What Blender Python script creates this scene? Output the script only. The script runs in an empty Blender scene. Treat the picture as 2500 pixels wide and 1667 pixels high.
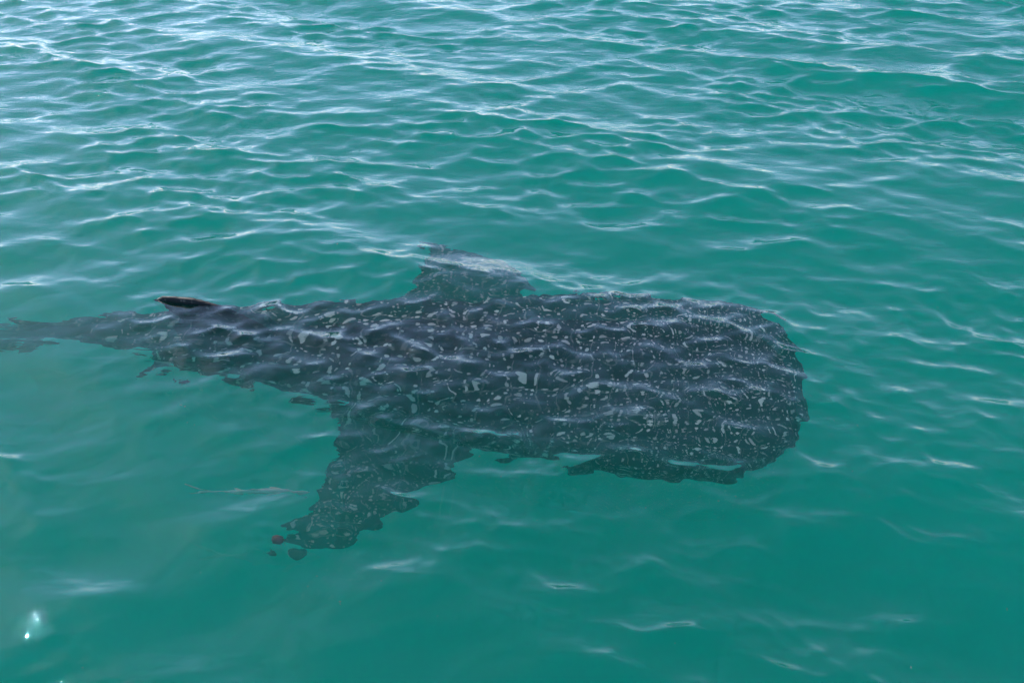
import bpy, bmesh, math, random
import numpy as np
from mathutils import Vector, Matrix

sc = bpy.context.scene
R = math.radians

# ------------------------------------------------------------------ camera
cam_d = bpy.data.cameras.new('camera')
cam = bpy.data.objects.new('camera', cam_d)
sc.collection.objects.link(cam)
cam.location = (0.0, 0.0, 3.0)
cam.rotation_euler = (R(90 - 31), 0, 0)
cam_d.lens = 35; cam_d.sensor_width = 36
cam_d.clip_start = 0.05; cam_d.clip_end = 20000
sc.camera = cam

# ------------------------------------------------------------------ sky, sun
SUN_EL, SUN_AZ = 40.0, -46.0          # azimuth clockwise from +Y (view direction): sun ahead and to the left
w = bpy.data.worlds.new('World'); sc.world = w; w.use_nodes = True
w.cycles.sampling_method = 'NONE'   # underwater paths find the sky by themselves
nt = w.node_tree; nt.nodes.clear()
sky = nt.nodes.new('ShaderNodeTexSky'); sky.sky_type = 'NISHITA'; sky.sun_disc = False
sky.sun_elevation = R(SUN_EL); sky.sun_rotation = R(SUN_AZ)
sky.altitude = 0; sky.air_density = 0.6; sky.dust_density = 0.15; sky.ozone_density = 1.0
bg = nt.nodes.new('ShaderNodeBackground'); bg.inputs['Strength'].default_value = 0.15
wo = nt.nodes.new('ShaderNodeOutputWorld')
hz = nt.nodes.new('ShaderNodeMix'); hz.data_type = 'RGBA'; hz.blend_type = 'MULTIPLY'; hz.inputs[0].default_value = 1.0
hz.inputs[7].default_value = (1.03, 0.98, 0.96, 1)                    # white balance of the sky, the same in every direction
nt.links.new(sky.outputs[0], hz.inputs[6]); nt.links.new(hz.outputs[2], bg.inputs[0]); nt.links.new(bg.outputs[0], wo.inputs[0])

sun_d = bpy.data.lights.new('sun', 'SUN'); sun_d.energy = 5.0; sun_d.angle = R(0.5)
sun_d.color = (1.0, 0.95, 0.87)
sun = bpy.data.objects.new('sun', sun_d); sc.collection.objects.link(sun)
sdir = Vector((math.sin(R(SUN_AZ)) * math.cos(R(SUN_EL)), math.cos(R(SUN_AZ)) * math.cos(R(SUN_EL)), math.sin(R(SUN_EL))))
sun.rotation_euler = sdir.to_track_quat('Z', 'Y').to_euler()
sun.location = sdir * 50

sc.view_settings.view_transform = 'Standard'; sc.view_settings.look = 'None'
sc.view_settings.gamma = 1.0; sc.view_settings.use_curve_mapping = False
sc.view_settings.exposure = 1.15
cy = sc.cycles
cy.max_bounces = 32; cy.volume_bounces = 10; cy.transmission_bounces = 12
cy.glossy_bounces = 4; cy.diffuse_bounces = 4
cy.sample_clamp_indirect = 3.0
cy.caustics_refractive = True; cy.caustics_reflective = True
cy.blur_glossy = 0.0
cy.use_denoising = True
cy.use_adaptive_sampling = True; cy.adaptive_threshold = 0.08; cy.adaptive_min_samples = 32

# ------------------------------------------------------------------ helpers
def link(o, parent=None):
    sc.collection.objects.link(o)
    if parent: o.parent = parent
    return o

def mesh_obj(name, verts, faces, mat, parent=None, smooth=True):
    me = bpy.data.meshes.new(name)
    me.from_pydata([tuple(v) for v in verts], [], faces)
    me.validate(); me.update()
    if smooth: me.polygons.foreach_set('use_smooth', [True] * len(me.polygons))
    me.materials.append(mat)
    return link(bpy.data.objects.new(name, me), parent)

def tag(o, label=None, cat=None, group=None, kind=None):
    if label: o['label'] = label
    if cat: o['category'] = cat
    if group: o['group'] = group
    if kind: o['kind'] = kind
    return o

class NT:
    """tiny node-tree helper"""
    def __init__(self, name):
        self.m = bpy.data.materials.new(name); self.m.use_nodes = True
        self.t = self.m.node_tree; self.t.nodes.clear()
        self.out = self.t.nodes.new('ShaderNodeOutputMaterial')
    def n(self, typ, **kw):
        nd = self.t.nodes.new(typ)
        for k, v in kw.items(): setattr(nd, k, v)
        return nd
    def set(self, nd, key, v):
        s = nd.inputs[key]
        if isinstance(v, bpy.types.NodeSocket): self.t.links.new(v, s)
        else: s.default_value = v
    def math(self, op, a, b=None, c=None, clamp=False):
        nd = self.n('ShaderNodeMath', operation=op, use_clamp=clamp)
        for i, v in enumerate((a, b, c)):
            if v is not None: self.set(nd, i, v)
        return nd.outputs[0]
    def mix(self, f, a, b):
        nd = self.n('ShaderNodeMix', data_type='RGBA')
        self.set(nd, 0, f); self.set(nd, 6, a); self.set(nd, 7, b)
        return nd.outputs[2]
    def ramp(self, v, lo, hi, a=0.0, b=1.0):
        nd = self.n('ShaderNodeMapRange', interpolation_type='SMOOTHSTEP')
        self.set(nd, 0, v); self.set(nd, 1, lo); self.set(nd, 2, hi); self.set(nd, 3, a); self.set(nd, 4, b)
        return nd.outputs[0]
    def noise(self, vec, scale, detail=2.0, rough=0.5, dist=0.0, dim='3D'):
        nd = self.n('ShaderNodeTexNoise', noise_dimensions=dim)
        if vec is not None: self.set(nd, 'Vector', vec)
        self.set(nd, 'Scale', scale); self.set(nd, 'Detail', detail); self.set(nd, 'Roughness', rough); self.set(nd, 'Distortion', dist)
        return nd
    def attr(self, name, out='Fac'):
        return self.n('ShaderNodeAttribute', attribute_name=name).outputs[out]

# ------------------------------------------------------------------ materials
SIG_S = (0.0013, 0.215, 0.154)     # scattering per metre
SIG_A = (0.19, 0.031, 0.057)     # absorption per metre
def water_material():
    k = NT('sea_water')
    g = k.n('ShaderNodeBsdfGlass', distribution='GGX')
    k.set(g, 'IOR', 1.333); k.set(g, 'Roughness', 0.0); k.set(g, 'Color', (1, 1, 1, 1))
    geo = k.n('ShaderNodeNewGeometry')
    mp = k.n('ShaderNodeMapping'); k.set(mp, 'Vector', geo.outputs['Position'])
    k.set(mp, 'Rotation', (0, 0, R(20))); k.set(mp, 'Scale', (0.55, 1.0, 1.0))
    n1 = k.noise(mp.outputs[0], 9.0, 2.0, 0.45, 0.3)
    mp2 = k.n('ShaderNodeMapping'); k.set(mp2, 'Vector', geo.outputs['Position'])
    k.set(mp2, 'Rotation', (0, 0, R(-24))); k.set(mp2, 'Scale', (0.22, 1.0, 1.0))
    n2 = k.noise(mp2.outputs[0], 34.0, 1.0, 0.5, 0.6)                     # capillary trains in patches
    pm = k.ramp(k.noise(geo.outputs['Position'], 1.3, 1.0).outputs[0], 0.48, 0.66)
    h = k.math('ADD', n1.outputs[0], k.math('MULTIPLY', k.math('MULTIPLY', n2.outputs[0], pm), 0.32))
    bp = k.n('ShaderNodeBump'); k.set(bp, 'Strength', 1.0); sy = k.n('ShaderNodeSeparateXYZ'); k.set(sy, 0, geo.outputs['Position'])
    k.set(bp, 'Distance', k.ramp(sy.outputs[1], 5.5, 13.0, 0.0055, 0.013))   # rougher beyond the lee of the boat
    k.set(bp, 'Height', h)
    k.set(g, 'Normal', bp.outputs[0])
    tr = k.n('ShaderNodeBsdfTransparent'); mx = k.n('ShaderNodeMixShader'); k.set(mx, 0, 0.07)
    k.t.links.new(g.outputs[0], mx.inputs[1]); k.t.links.new(tr.outputs[0], mx.inputs[2])
    k.t.links.new(mx.outputs[0], k.out.inputs['Surface'])
    m = max(SIG_S); vs = k.n('ShaderNodeVolumeScatter')
    k.set(vs, 'Color', (*[c / m for c in SIG_S], 1)); k.set(vs, 'Density', m); k.set(vs, 'Anisotropy', 0.0)
    va = k.n('ShaderNodeVolumeAbsorption'); m = 1.0
    k.set(va, 'Color', (*[1 - c for c in SIG_A], 1)); k.set(va, 'Density', m)
    ad = k.n('ShaderNodeAddShader'); k.t.links.new(vs.outputs[0], ad.inputs[0]); k.t.links.new(va.outputs[0], ad.inputs[1])
    k.t.links.new(ad.outputs[0], k.out.inputs['Volume'])
    return k.m

def seabed_material():
    k = NT('sand')
    b = k.n('ShaderNodeBsdfPrincipled')
    geo = k.n('ShaderNodeNewGeometry')
    n = k.noise(geo.outputs['Position'], 0.8, 5, 0.6)
    k.set(b, 'Base Color', k.mix(n.outputs[0], (0.20, 0.17, 0.12, 1), (0.33, 0.29, 0.21, 1)))
    k.set(b, 'Roughness', 0.9)
    k.t.links.new(b.outputs[0], k.out.inputs[0]); return k.m

def skin_material():
    """dark slate skin with pale round spots; attributes su/sv are skin coordinates, belly is 1 on the pale underside"""
    k = NT('spotted_skin')
    su, sv = k.attr('su'), k.attr('sv')
    cmb = k.n('ShaderNodeCombineXYZ'); k.set(cmb, 0, su); k.set(cmb, 1, sv)
    # slight wobble so that rows are not ruled
    wob = k.noise(cmb.outputs[0], 1.2, 2, 0.5)
    va = k.n('ShaderNodeVectorMath', operation='MULTIPLY_ADD')
    k.set(va, 0, wob.outputs[1]); k.set(va, 1, (0.6, 0.6, 0)); k.set(va, 2, cmb.outputs[0])
    vo = k.n('ShaderNodeTexVoronoi', voronoi_dimensions='2D', feature='F1')
    k.set(vo, 'Vector', va.outputs[0]); k.set(vo, 'Scale', 1.0); k.set(vo, 'Randomness', 0.5)
    sep = k.n('ShaderNodeSeparateColor'); k.set(sep, 0, vo.outputs['Color'])
    rad = k.math('MULTIPLY_ADD', sep.outputs[0], 0.13, 0.10)         # each spot its own size
    edge = k.noise(cmb.outputs[0], 6.0, 2, 0.5)
    d = k.math('ADD', vo.outputs['Distance'], k.math('MULTIPLY_ADD', edge.outputs[0], 0.08, -0.04))
    spot = k.ramp(k.math('SUBTRACT', d, rad), -0.035, 0.035, 1.0, 0.0)
    on = k.math('GREATER_THAN', sep.outputs[1], 0.10)
    spot = k.math('MULTIPLY', spot, on)
    # second, finer generation of spots
    vo2 = k.n('ShaderNodeTexVoronoi', voronoi_dimensions='2D', feature='F1')
    k.set(vo2, 'Vector', va.outputs[0]); k.set(vo2, 'Scale', 2.1); k.set(vo2, 'Randomness', 1.0)
    sep2 = k.n('ShaderNodeSeparateColor'); k.set(sep2, 0, vo2.outputs['Color'])
    sp2 = k.ramp(vo2.outputs['Distance'], 0.13, 0.20, 1.0, 0.0)
    sp2 = k.math('MULTIPLY', sp2, k.math('GREATER_THAN', sep2.outputs[1], 0.62))
    spot = k.math('MAXIMUM', spot, k.math('MULTIPLY', sp2, 0.75))
    # faint pale bars and lines between the rows of spots
    sx = k.n('ShaderNodeSeparateXYZ'); k.set(sx, 0, va.outputs[0])
    lines = None
    for ax, per in ((0, 0.5), (1, 0.34)):
        f = k.math('ABSOLUTE', k.math('SUBTRACT', k.math('FRACT', k.math('MULTIPLY', sx.outputs[ax], per)), 0.5))
        l = k.ramp(f, 0.015, 0.04, 1.0, 0.0)
        lines = l if lines is None else k.math('MAXIMUM', lines, l)
    brk = k.ramp(k.noise(cmb.outputs[0], 0.9, 2, 0.5).outputs[0], 0.42, 0.60)
    spot = k.math('MAXIMUM', spot, k.math('MULTIPLY', k.math('MULTIPLY', lines, brk), 0.30))
    tone = k.noise(cmb.outputs[0], 0.7, 4, 0.6)
    base = k.mix(tone.outputs[0], (0.006, 0.007, 0.009, 1), (0.022, 0.025, 0.028, 1))
    sc_ = k.mix(sep.outputs[2], (0.34, 0.31, 0.27, 1), (0.74, 0.68, 0.59, 1))
    spot = k.math('MULTIPLY', spot, k.math('SUBTRACT', 1.0, k.attr('plain')))
    col = k.mix(spot, base, sc_)
    col = k.mix(k.attr('belly'), col, (0.42, 0.41, 0.37, 1))
    b = k.n('ShaderNodeBsdfPrincipled')
    k.set(b, 'Base Color', col); k.set(b, 'Roughness', 0.55); k.set(b, 'Specular IOR Level', 0.15)
    k.t.links.new(b.outputs[0], k.out.inputs[0]); return k.m

def plain(name, col, rough=0.5):
    k = NT(name); b = k.n('ShaderNodeBsdfPrincipled')
    tc = k.n('ShaderNodeTexCoord')
    n = k.noise(tc.outputs['Object'], 14.0, 4, 0.6)
    c2 = tuple(c * 0.55 for c in col)
    k.set(b, 'Base Color', k.mix(n.outputs[0], (*c2, 1), (*col, 1))); k.set(b, 'Roughness', rough)
    k.t.links.new(b.outputs[0], k.out.inputs[0]); return k.m

M_WATER, M_SAND, M_SKIN = water_material(), seabed_material(), skin_material()

# ------------------------------------------------------------------ the sea
def build_sea():
    rng = np.random.default_rng(7)
    def outward(x, d, grow1, x1, grow2, x2):
        c = []
        while x < x2:
            d *= grow1 if x < x1 else grow2; x += d; c.append(x)
        return c
    xr = list(np.arange(0, 3.2, 0.014)); xr += outward(xr[-1], 0.014, 1.012, 14, 1.07, 300)
    xs = np.array([-x for x in xr[:0:-1]] + xr)
    yr = [1.2]
    while yr[-1] < 26: yr.append(yr[-1] + max(0.0115, 0.0040 * yr[-1]))
    yr += outward(yr[-1], yr[-1] - yr[-2], 1.03, 60, 1.06, 600)
    yl = outward(-1.2, 0.0115, 1.05, 10, 1.1, 60)
    ys = np.array([-y for y in yl[::-1]] + yr)
    nx, ny = len(xs), len(ys)
    X, Y = np.meshgrid(xs, ys); X = X.ravel().astype(np.float32); Y = Y.ravel().astype(np.float32)
    dx = np.gradient(xs); dy = np.gradient(ys)
    SP = np.maximum(*np.meshgrid(dx, dy)).ravel().astype(np.float32)      # local mesh spacing
    def field(nw, l0, l1, seed):
        r = np.random.default_rng(seed); f = np.zeros_like(X)
        for i in range(nw):
            lam = l0 * (l1 / l0) ** r.random(); th = r.random() * 2 * math.pi; k = 2 * math.pi / lam
            f += np.cos(k * (X * math.cos(th) + Y * math.sin(th)) + r.random() * 6.283).astype(np.float32)
        return f / math.sqrt(nw / 2)
    patch = 1.0 / (1.0 + np.exp(-1.6 * field(9, 1.5, 6.0, 3)))            # where small ripples live
    # the swimming shark stirs the water above its back
    tt = np.clip((1.5 - X) / 3.0, 0, 1); ex = X - (1.5 - 3.0 * tt); ey = Y - (4.80 + .50 * tt)
    stir = 1.3 * np.exp(-(ex ** 2 / .70 + ey ** 2 / 1.15))
    far = 0.75 + 0.55 / (1 + np.exp(-(Y - 7.0) / 1.3))                       # calmer in the lee of the boat
    H = np.zeros_like(X); DX = np.zeros_like(X); DY = np.zeros_like(X)
    # (number, longest, shortest, slope rms, main direction deg, spread deg, chop, patchy)
    bands = [
        (10, 4.0, 1.6, 0.038, 62, 22, 1.0, 0),
        (12, 1.6, 0.75, 0.066, 60, 14, 1.8, 0),
        (12, 1.2, 0.6, 0.040, 124, 20, 1.4, 0),
        (28, 0.75, 0.36, 0.070, 64, 32, 1.5, 0.35),
        (20, 0.6, 0.28, 0.062, 120, 28, 1.3, 0.45),
        (40, 0.36, 0.16, 0.110, 72, 48, 1.2, 0.75),
        (40, 0.16, 0.07, 0.090, 75, 65, 1.0, 0.9),
        (40, 0.36, 0.16, 0.108, 85, 140, 1.3, 2.0),
        (30, 0.18, 0.090, 0.070, 85, 140, 1.0, 2.0),
    ]
    for nw, l0, l1, srms, d0, spr, chop, pa in bands:
        env = stir if pa > 1 else ((1 - pa) + pa * patch * 1.5 * far) * (1 - (.62 if pa > .2 else .45) * stir)
        for i in range(nw):
            lam = l0 * (l1 / l0) ** ((i + rng.random()) / nw); k = 2 * math.pi / lam
            th = R(d0 + spr * rng.normal() * 0.7); a = srms * math.sqrt(2.0 / nw) / k
            fade = np.clip((lam / SP - 2.5) / 3.0, 0, 1)
            cx, sy = math.cos(th), math.sin(th)
            ph = (k * (X * cx + Y * sy) + rng.random() * 6.283).astype(np.float32)
            A = a * fade * env
            H += A * np.cos(ph); s = A * chop * np.sin(ph)
            DX -= cx * s; DY -= sy * s
    V = np.stack([X + DX, Y + DY, H], 1).astype(np.float32)
    idx = np.arange(nx * ny).reshape(ny, nx)
    q = np.stack([idx[:-1, :-1], idx[:-1, 1:], idx[1:, 1:], idx[1:, :-1]], -1).reshape(-1, 4)
    # closed body of water: skirt down from the rim and a floor
    rim = np.concatenate([idx[0, :-1], idx[:-1, -1], idx[-1, :0:-1], idx[:0:-1, 0]])
    low = V[rim].copy(); low[:, 2] = -14.0
    n0 = len(V); lo_i = n0 + np.arange(len(rim))
    side = np.stack([rim, lo_i, np.roll(lo_i, -1), np.roll(rim, -1)], -1)
    V = np.concatenate([V, low])
    me = bpy.data.meshes.new('sea')
    nq = len(q) + len(side)
    me.vertices.add(len(V)); me.vertices.foreach_set('co', V.ravel())
    loops = np.concatenate([q.ravel(), side.ravel(), lo_i[::-1]]).astype(np.int32)
    me.loops.add(len(loops)); me.loops.foreach_set('vertex_index', loops)
    me.polygons.add(nq + 1)
    me.polygons.foreach_set('loop_start', np.concatenate([np.arange(nq) * 4, [nq * 4]]).astype(np.int32))
    sm = np.zeros(nq + 1, bool); sm[:len(q)] = True
    me.polygons.foreach_set('use_smooth', sm)
    me.update(calc_edges=True); me.validate()
    me.materials.append(M_WATER)
    o = link(bpy.data.objects.new('sea', me))
    tag(o, 'rippled teal green sea under pale sky reflections', 'sea', kind='structure')
    print('sea', nx, ny, nx * ny * 2)
    return o
sea = build_sea()

sb = mesh_obj('seabed', [(-299, -59, -12), (299, -59, -12), (299, 595, -12), (-299, 595, -12)], [(0, 1, 2, 3)], M_SAND)
tag(sb, 'sandy sea floor far below the surface', 'seabed', kind='structure')

# ------------------------------------------------------------------ whale shark
# local frame: b = metres behind the snout, l = to its left side (away from the camera), z = up
def prof(b, pts):
    x = [p[0] for p in pts]; y = [p[1] for p in pts]
    # monotone-ish smooth interpolation (cosine-blended pchip)
    x = np.array(x); y = np.array(y); d = np.diff(y) / np.diff(x)
    m = np.zeros(len(x)); m[0] = d[0]; m[-1] = d[-1]
    for i in range(1, len(x) - 1):
        m[i] = 0 if d[i - 1] * d[i] <= 0 else 2 * d[i - 1] * d[i] / (d[i - 1] + d[i])
    i = np.clip(np.searchsorted(x, b) - 1, 0, len(x) - 2); h = x[i + 1] - x[i]; t = (b - x[i]) / h
    return ((1 + 2 * t) * (1 - t) ** 2 * y[i] + t * (1 - t) ** 2 * h * m[i] + t * t * (3 - 2 * t) * y[i + 1] + t * t * (t - 1) * h * m[i + 1])
WID = [(0, .20), (.03, .40), (.09, .56), (.20, .69), (.38, .765), (.65, .785), (1.0, .775), (1.5, .73), (2.1, .61), (2.8, .48), (3.5, .34), (4.2, .175), (5.0, .115), (5.7, .11), (6.2, .09), (6.35, .05)]
TOP = [(0, .05), (.04, .09), (.12, .13), (.28, .17), (.6, .23), (1.0, .29), (1.5, .36), (2.1, .42), (2.8, .40), (3.5, .28), (4.2, .14), (5.0, .115), (5.7, .12), (6.2, .11), (6.35, .06)]
BOT = [(0, .06), (.04, .12), (.12, .19), (.28, .27), (.6, .35), (1.0, .42), (1.5, .47), (2.1, .46), (2.8, .38), (3.5, .27), (4.2, .15), (5.0, .115), (5.7, .11), (6.2, .10), (6.35, .06)]
LIFT = [(0, .05), (.6, .02), (2.0, -.06), (3.5, -.04), (4.2, .0), (6.4, .05)]   # height of the centre line

def shark_body():
    bs = np.concatenate([[0, .008, .02, .04, .07, .11], np.arange(.16, 6.2, .06), [6.2, 6.28, 6.35]])
    na = 72; V = []; F = []
    for b in bs:
        wv, tp, bt, c = prof(b, WID), prof(b, TOP), prof(b, BOT), prof(b, LIFT)
        sq = 2.0 + 1.1 * max(0, 1 - b / 1.3)             # flatter, squarer head
        for j in range(na):
            a = 2 * math.pi * j / na; ca, sa = math.cos(a), math.sin(a)
            l = wv * math.copysign(abs(ca) ** (2 / sq), ca)
            z = (tp if sa > 0 else bt) * math.copysign(abs(sa) ** (2 / sq), sa)
            if sa > 0 and b > 0.5:                        # the long ridges on the back
                k = min(1, (b - .5) / 1.0) * max(0, min(1, (5.6 - b) / 1.5))
                z += .05 * k * math.exp(-((a - math.pi / 2) / .10) ** 2)
                for r0 in (.33, .72):
                    for aa in (r0, math.pi - r0):
                        e = .032 * k * math.exp(-((a - aa) / .07) ** 2); l += e * ca; z += e * sa
            V.append((b, l, c + z))
    n = len(bs)
    for i in range(n - 1):
        for j in range(na):
            j2 = (j + 1) % na
            F.append((i * na + j, i * na + j2, (i + 1) * na + j2, (i + 1) * na + j))
    F.append(tuple(range(na))[::-1]); F.append(tuple((n - 1) * na + j for j in range(na)))
    return V, F

def fin(le, te, thick, n_span=22, n_ch=12):
    """le, te: control points (3-D) of leading and trailing edges root to tip; thick: root, tip thickness (half)"""
    le = np.array(le, float); te = np.array(te, float)
    def samp(c, t):
        s = np.linspace(0, 1, len(c)); return np.array([prof(t, list(zip(s, c[:, k]))) for k in range(3)])
    span_dir = (le[-1] - le[0]); ch0 = te[0] - le[0]
    nrm = np.cross(span_dir, ch0); nrm /= np.linalg.norm(nrm)
    V = []; F = []
    for i in range(n_span + 1):
        t = i / n_span; A, B = samp(le, t), samp(te, t); th = thick[0] * (1 - t) ** .8 + thick[1]
        ring = []
        for j in range(2 * n_ch):
            u = (j / n_ch) if j <= n_ch else (2 * n_ch - j) / n_ch
            sg = 1 if j <= n_ch else -1
            x = u ** 1.4
            p = th * (2.6 * math.sqrt(max(x, 0)) * (1 - x) * .55 + .12 * (1 - x)) + .004
            if j in (0, n_ch): p = 0
            ring.append(A + (B - A) * x + nrm * p * sg)
        V += ring
    m = 2 * n_ch
    for i in range(n_span):
        for j in range(m):
            j2 = (j + 1) % m; F.append((i * m + j, i * m + j2, (i + 1) * m + j2, (i + 1) * m + j))
    F.append(tuple(range(m))[::-1]); F.append(tuple(n_span * m + j for j in range(m)))
    return V, F

FINS = {
    'pec_near': dict(le=[(1.68, -.30, -.20), (1.92, -.72, -.30), (2.20, -1.02, -.40), (2.54, -1.28, -.50), (2.80, -1.38, -.56)],
                     te=[(2.84, -.30, -.25), (2.74, -.66, -.33), (2.72, -.94, -.42), (2.80, -1.16, -.50), (2.96, -1.33, -.56)], thick=(.07, .016)),
    'pec_far': dict(le=[(1.50, .30, -.20), (1.68, .76, -.27), (1.92, 1.16, -.34), (2.28, 1.48, -.43), (2.60, 1.62, -.48)],
                    te=[(2.78, .30, -.25), (2.70, .70, -.30), (2.66, 1.04, -.36), (2.68, 1.34, -.44), (2.74, 1.58, -.48)], thick=(.07, .012)),
    'dorsal': dict(le=[(3.05, 0, .24), (3.34, 0, .48), (3.58, 0, .61), (3.80, 0, .67), (3.97, 0, .675)],
                   te=[(3.93, 0, .08), (3.94, 0, .34), (3.97, 0, .50), (4.00, 0, .58), (4.04, 0, .635)], thick=(.036, .013)),
    'dorsal2': dict(le=[(4.85, 0, .12), (5.0, 0, .26), (5.14, 0, .34), (5.22, 0, .37)],
                    te=[(5.22, 0, .10), (5.20, 0, .22), (5.22, 0, .31), (5.26, 0, .365)], thick=(.03, .01)),
    'anal': dict(le=[(4.95, 0, -.10), (5.08, 0, -.24), (5.2, 0, -.31), (5.27, 0, -.34)],
                 te=[(5.27, 0, -.08), (5.25, 0, -.2), (5.27, 0, -.28), (5.31, 0, -.335)], thick=(.03, .01)),
    'pelvic_n': dict(le=[(3.85, -.12, -.16), (4.0, -.24, -.23), (4.10, -.29, -.27), (4.16, -.31, -.29)],
                     te=[(4.15, -.11, -.14), (4.13, -.2, -.21), (4.15, -.27, -.26), (4.19, -.30, -.29)], thick=(.03, .01)),
    'pelvic_f': dict(le=[(3.85, .12, -.16), (4.0, .24, -.23), (4.10, .29, -.27), (4.16, .31, -.29)],
                     te=[(4.15, .11, -.14), (4.13, .2, -.21), (4.15, .27, -.26), (4.19, .30, -.29)], thick=(.03, .01)),
    'tail_up': dict(le=[(6.0, 0, .06), (6.5, 0, .42), (6.95, 0, .82), (7.3, 0, 1.12), (7.45, 0, 1.22)],
                    te=[(6.5, 0, .0), (6.72, 0, .32), (7.02, 0, .70), (7.34, 0, 1.05), (7.48, 0, 1.21)], thick=(.05, .012)),
    'tail_low': dict(le=[(6.0, 0, .0), (6.3, 0, -.22), (6.55, 0, -.46), (6.72, 0, -.64), (6.8, 0, -.70)],
                     te=[(6.5, 0, .06), (6.52, 0, -.16), (6.64, 0, -.40), (6.77, 0, -.60), (6.83, 0, -.69)], thick=(.05, .012)),
}

SNOUT = Vector((1.73, 4.98, -.57)); HEAD = math.atan2(-.15, .989); ROLL = R(-9)
def place(P):
    """local shark coordinates (n,3) -> world; the tail half bends away and sinks a little"""
    P = np.asarray(P, float).copy(); b = P[:, 0].copy()
    t = np.maximum(0, b - 2.4)
    P[:, 1] += .022 * np.maximum(0, b - 3.0) ** 2.0
    P[:, 2] -= .030 * t ** 2.0 + .20 * np.maximum(0, b - 3.9) ** 2.0
    # roll about the long axis, near side lower
    c, s = math.cos(ROLL), math.sin(ROLL)
    l, z = P[:, 1].copy(), P[:, 2].copy()
    P[:, 1] = l * c + z * s; P[:, 2] = -l * s + z * c
    f = np.array([math.cos(HEAD), math.sin(HEAD)]); n = np.array([-f[1], f[0]])
    return np.stack([SNOUT.x - b * f[0] + P[:, 1] * n[0], SNOUT.y - b * f[1] + P[:, 1] * n[1], SNOUT.z + P[:, 2]], 1)

def build_shark():
    V, F = shark_body(); V = [tuple(v) for v in V]
    for k, f in FINS.items():
        fv, ff = fin(**f); o = len(V)
        V += [tuple(v) for v in fv]; F += [tuple(i + o for i in q) for q in ff]
    me = bpy.data.meshes.new('whale_shark_raw'); me.from_pydata(V, [], F); me.update()
    bm = bmesh.new(); bm.from_mesh(me); bmesh.ops.recalc_face_normals(bm, faces=bm.faces); bm.to_mesh(me); bm.free()
    ob = bpy.data.objects.new('raw', me); sc.collection.objects.link(ob)
    md = ob.modifiers.new('r', 'REMESH'); md.mode = 'VOXEL'; md.voxel_size = .014; md.use_smooth_shade = True
    ms = ob.modifiers.new('s', 'SMOOTH'); ms.iterations = 3; ms.factor = .5
    dg = bpy.context.evaluated_depsgraph_get()
    out = bpy.data.meshes.new_from_object(ob.evaluated_get(dg))
    bpy.data.objects.remove(ob)
    n = len(out.vertices); P = np.zeros(n * 3); out.vertices.foreach_get('co', P); P = P.reshape(-1, 3)
    b, l, z = P.T
    wv = prof(np.clip(b, 0, 6.35), WID); tp = prof(np.clip(b, 0, 6.35), TOP); bt = prof(np.clip(b, 0, 6.35), BOT); c = prof(np.clip(b, 0, 6.35), LIFT)
    ang = np.arctan2((z - c) / np.where(z > c, tp, bt).clip(.05), l / wv.clip(.05))
    rr = np.hypot(l / wv.clip(.05), (z - c) / np.where(z > c, tp, bt).clip(.05))
    is_fin = rr > 1.35
    # skin coordinates: one unit = one spot cell; small cells on the head, larger ones behind
    cell = np.interp(b, [0, .5, 1.2, 2.0, 3.0, 6.4], [.040, .048, .065, .092, .12, .125])
    bb = np.linspace(0, 8, 801); cc = np.interp(bb, [0, .5, 1.2, 2.0, 3.0, 6.4], [.040, .048, .065, .092, .12, .125])
    uu = np.concatenate([[0], np.cumsum(.01 / cc[:-1])]); u = np.interp(b, bb, uu)
    girth = .5 * (wv + .5 * (tp + bt))
    v = (ang - math.pi / 2) * girth / cell
    fp = np.abs(l) > np.abs(z)
    u = np.where(is_fin, b / .085, u); v = np.where(is_fin, np.where(np.abs(l) > .25, np.abs(l), z) / .085 + 40, v)
    belly = 1 / (1 + np.exp(-(-.72 - (z - c) / bt.clip(.05)) * 12)) * (~is_fin)
    plain_skin = .85 * np.clip((z - c - tp * .9) / .10, 0, 1) * (b > 3.0) * (np.abs(l) < .12)      # the back fins are nearly plain
    plain_skin = np.maximum(plain_skin, np.maximum(.45 * is_fin, .85 * np.clip((b - 4.0) / .8, 0, 1)))
    # gill slits: five shallow grooves ahead of the pectoral fins
    for i in range(5):
        g0 = 1.28 + .10 * i
        m = np.exp(-((b - g0) / .014) ** 2) * np.exp(-(((np.abs(l) / wv) - .95) / .12) ** 2) * (np.abs(z - c) < .18)
        P[:, 1] -= np.sign(l) * .02 * m
    W = place(P)
    origin = W.mean(0); origin = np.array([origin[0], origin[1], W[:, 2].min()])
    out.vertices.foreach_set('co', (W - origin).astype(np.float32).ravel())
    for nm, arr in (('su', u), ('sv', v), ('belly', belly), ('plain', plain_skin)):
        at = out.attributes.new(nm, 'FLOAT', 'POINT'); at.data.foreach_set('value', arr.astype(np.float32))
    out.polygons.foreach_set('use_smooth', [True] * len(out.polygons))
    out.materials.clear(); out.materials.append(M_SKIN); out.update()
    out.name = 'whale_shark'
    o = link(bpy.data.objects.new('whale_shark', out)); o.location = origin
    tag(o, 'dark spotted whale shark swimming just under the surface', 'whale shark')
    # eyes, small and dark, low on the sides of the head
    em = plain('eye_dark', (.012, .012, .012), .15)
    for s in (-1, 1):
        bm = bmesh.new(); bmesh.ops.create_uvsphere(bm, u_segments=16, v_segments=10, radius=.032)
        m2 = bpy.data.meshes.new('eye'); bm.to_mesh(m2); bm.free(); m2.materials.append(em)
        m2.polygons.foreach_set('use_smooth', [True] * len(m2.polygons))
        e = link(bpy.data.objects.new('eye', m2), o)
        e.location = Vector(place([(.38, s * .75, .0)])[0]) - Vector(origin)
    print('shark', n, len(out.polygons))
    return o
shark = build_shark()

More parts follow.
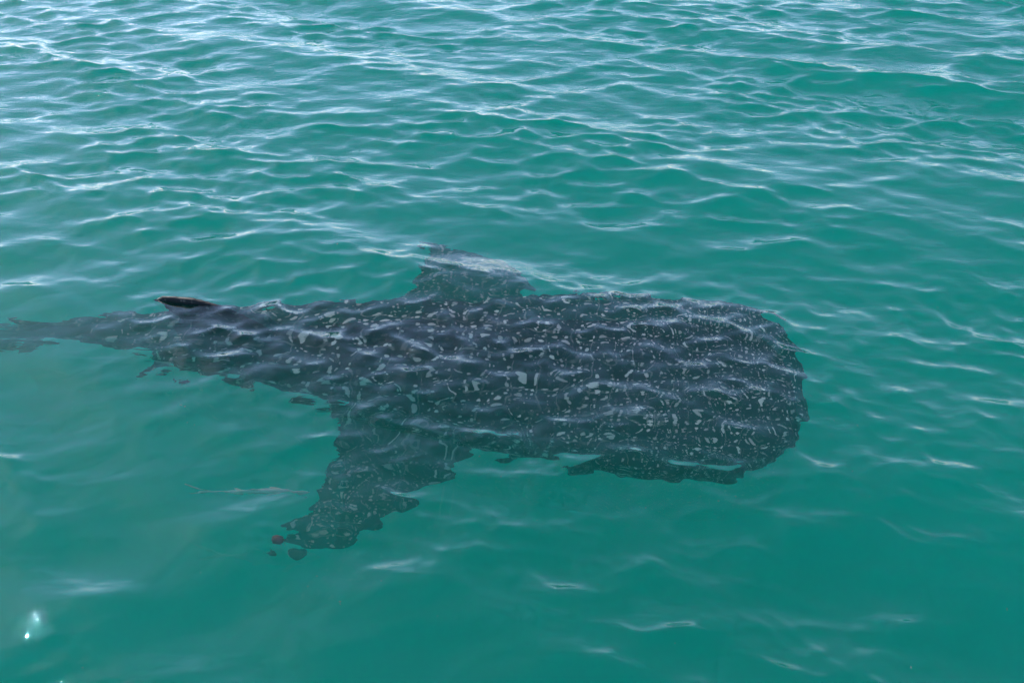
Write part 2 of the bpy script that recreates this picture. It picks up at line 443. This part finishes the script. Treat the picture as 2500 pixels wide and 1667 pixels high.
# ------------------------------------------------------------------ small animals round the shark
def fish(name, length, girth, deep, mat, loc, yaw, label, cat, group=None, tail=1.0, bend=0.0, pitch=0.0):
    """slender fish, one skin: lofted body, forked tail, back, belly and side fins; nose towards +x before turning"""
    pr = [(0, .05), (.06, .45), (.18, .85), (.35, 1.0), (.55, .80), (.75, .42), (.90, .16), (1.0, .12)]
    na = 14; V = []; F = []; xs = np.linspace(0, 1, 22)
    for x in xs:
        r = prof(x, pr)
        for j in range(na):
            a = 2 * math.pi * j / na
            V.append((-x * length, girth * r * math.cos(a), deep * r * math.sin(a)))
    n = len(xs)
    for i in range(n - 1):
        for j in range(na):
            j2 = (j + 1) % na; F.append((i * na + j, i * na + j2, (i + 1) * na + j2, (i + 1) * na + j))
    F.append(tuple(range(na))[::-1]); F.append(tuple((n - 1) * na + j for j in range(na)))
    L = length
    for le, te in (([(-.96 * L, 0, 0), (-1.10 * L, 0, .9 * deep * tail), (-1.24 * L, 0, 1.5 * deep * tail)], [(-1.02 * L, 0, 0), (-1.14 * L, 0, .5 * deep * tail), (-1.26 * L, 0, 1.45 * deep * tail)]),
                   ([(-.96 * L, 0, 0), (-1.10 * L, 0, -.9 * deep * tail), (-1.22 * L, 0, -1.4 * deep * tail)], [(-1.02 * L, 0, 0), (-1.14 * L, 0, -.5 * deep * tail), (-1.24 * L, 0, -1.35 * deep * tail)]),
                   ([(-.48 * L, 0, .6 * deep), (-.56 * L, 0, 1.2 * deep), (-.62 * L, 0, 1.5 * deep)], [(-.74 * L, 0, .3 * deep), (-.70 * L, 0, .9 * deep), (-.64 * L, 0, 1.45 * deep)]),
                   ([(-.52 * L, 0, -.6 * deep), (-.60 * L, 0, -1.1 * deep), (-.66 * L, 0, -1.35 * deep)], [(-.76 * L, 0, -.3 * deep), (-.72 * L, 0, -.8 * deep), (-.67 * L, 0, -1.3 * deep)]),
                   ([(-.20 * L, .6 * girth, 0), (-.27 * L, 1.7 * girth, -.2 * deep), (-.34 * L, 2.3 * girth, -.3 * deep)], [(-.28 * L, .6 * girth, 0), (-.33 * L, 1.4 * girth, -.2 * deep), (-.36 * L, 2.2 * girth, -.3 * deep)]),
                   ([(-.20 * L, -.6 * girth, 0), (-.27 * L, -1.7 * girth, -.2 * deep), (-.34 * L, -2.3 * girth, -.3 * deep)], [(-.28 * L, -.6 * girth, 0), (-.33 * L, -1.4 * girth, -.2 * deep), (-.36 * L, -2.2 * girth, -.3 * deep)])):
        fv, ff = fin(le, te, (girth * .12, girth * .03), 8, 5); o = len(V)
        V += [tuple(v) for v in fv]; F += [tuple(i + o for i in q) for q in ff]
    V = [(x, y + bend * (x / L) ** 2 * L, z) for x, y, z in V]
    o = mesh_obj(name, V, F, mat)
    o.location = loc; o.rotation_euler = (0, R(pitch), R(yaw))
    return tag(o, label, cat, group)

M_PALE = plain('pale_fish_skin', (.72, .66, .55), .4)
M_DARK = plain('dark_fish_skin', (.035, .035, .04), .4)
fish('remora', .60, .045, .048, M_PALE, (-1.14, 4.42, -1.15), 4, 'pale slender remora trailing behind the tip of the near pectoral fin', 'remora', tail=.9, bend=.10)
fish('pilot_fish', .085, .014, .02, M_DARK, (-1.90, 4.90, -.46), -12, 'tiny dark fish swimming alone below the tail end of the shark', 'fish')

def jellyfish(loc):
    k = NT('jelly'); b = k.n('ShaderNodeBsdfPrincipled'); tc = k.n('ShaderNodeTexCoord')
    nz = k.noise(tc.outputs['Object'], 40.0, 3, .6)
    k.set(b, 'Base Color', k.mix(nz.outputs[0], (.13, .055, .045, 1), (.20, .09, .07, 1))); k.set(b, 'Roughness', .3)
    k.set(b, 'Subsurface Weight', .2)
    k.t.links.new(b.outputs[0], k.out.inputs[0])
    root = bpy.data.objects.new('jellyfish', None); link(root); root.location = loc; root.rotation_euler = (R(14), R(-18), 0)
    tag(root, 'small reddish brown jellyfish drifting below the near pectoral fin', 'jellyfish')
    rp = [(0, .036), (.010, .035), (.022, .030), (.032, .020), (.038, .008), (.039, .0005)]
    inner = [(.034, .0005), (.026, .016), (.014, .025), (.003, .031)]
    V = []; F = []; na = 28
    ring = [(z, r) for z, r in rp[::-1]] + [(z, r) for z, r in inner[::-1]]
    for z, r in ring:
        for j in range(na):
            a = 2 * math.pi * j / na; rr = r * (1 + .05 * math.cos(8 * a) * (1 - z / .04)); V.append((rr * math.cos(a), rr * math.sin(a), z))
    for i in range(len(ring) - 1):
        for j in range(na):
            j2 = (j + 1) % na; F.append((i * na + j, i * na + j2, (i + 1) * na + j2, (i + 1) * na + j))
    mesh_obj('bell', V, F, k.m, root)
    rg = random.Random(4)
    for q in range(8):
        a0 = q * math.pi / 4; V = []; F = []; m = 10; ln = .05 + .03 * rg.random(); ph = rg.random() * 6
        for i in range(m):
            t = i / (m - 1); r = .0028 * (1 - t) + .0005
            cx = .022 * math.cos(a0) * (1 + .3 * t) + .008 * math.sin(4 * t + ph) * t; cyy = .022 * math.sin(a0) * (1 + .3 * t) + .008 * math.cos(4 * t + ph) * t
            for j in range(6): V.append((cx + r * math.cos(j * math.pi / 3), cyy + r * math.sin(j * math.pi / 3), .006 - t * ln))
        for i in range(m - 1):
            for j in range(6): F.append((i * 6 + j, i * 6 + (j + 1) % 6, (i + 1) * 6 + (j + 1) % 6, (i + 1) * 6 + j))
        mesh_obj('tentacle', V, F, k.m, root)
jellyfish((-1.09, 3.47, -.25))

def specks():
    """plankton and debris hanging in the top of the water, far too many and too small to count"""
    rg = np.random.default_rng(5); V = []; F = []
    for i in range(420):
        x, y, z = rg.uniform(-3, 3.5), rg.uniform(1.8, 7.0), -rg.uniform(.06, .7); r = rg.uniform(.0012, .0034)
        o = len(V); st = rg.uniform(.6, 1.6, 3)
        for d in ((1, 0, 0), (-1, 0, 0), (0, 1, 0), (0, -1, 0), (0, 0, 1), (0, 0, -1)):
            V.append((x + d[0] * r * st[0], y + d[1] * r * st[1], z + d[2] * r * st[2]))
        F += [(o + a, o + b, o + c) for a, b, c in ((0, 2, 4), (2, 1, 4), (1, 3, 4), (3, 0, 4), (2, 0, 5), (1, 2, 5), (3, 1, 5), (0, 3, 5))]
    ob = mesh_obj('drifting_specks', V, F, plain('speck_pale', (.7, .68, .58), .6))
    tag(ob, 'tiny pale specks drifting in the near water', 'specks', kind='stuff')
specks()
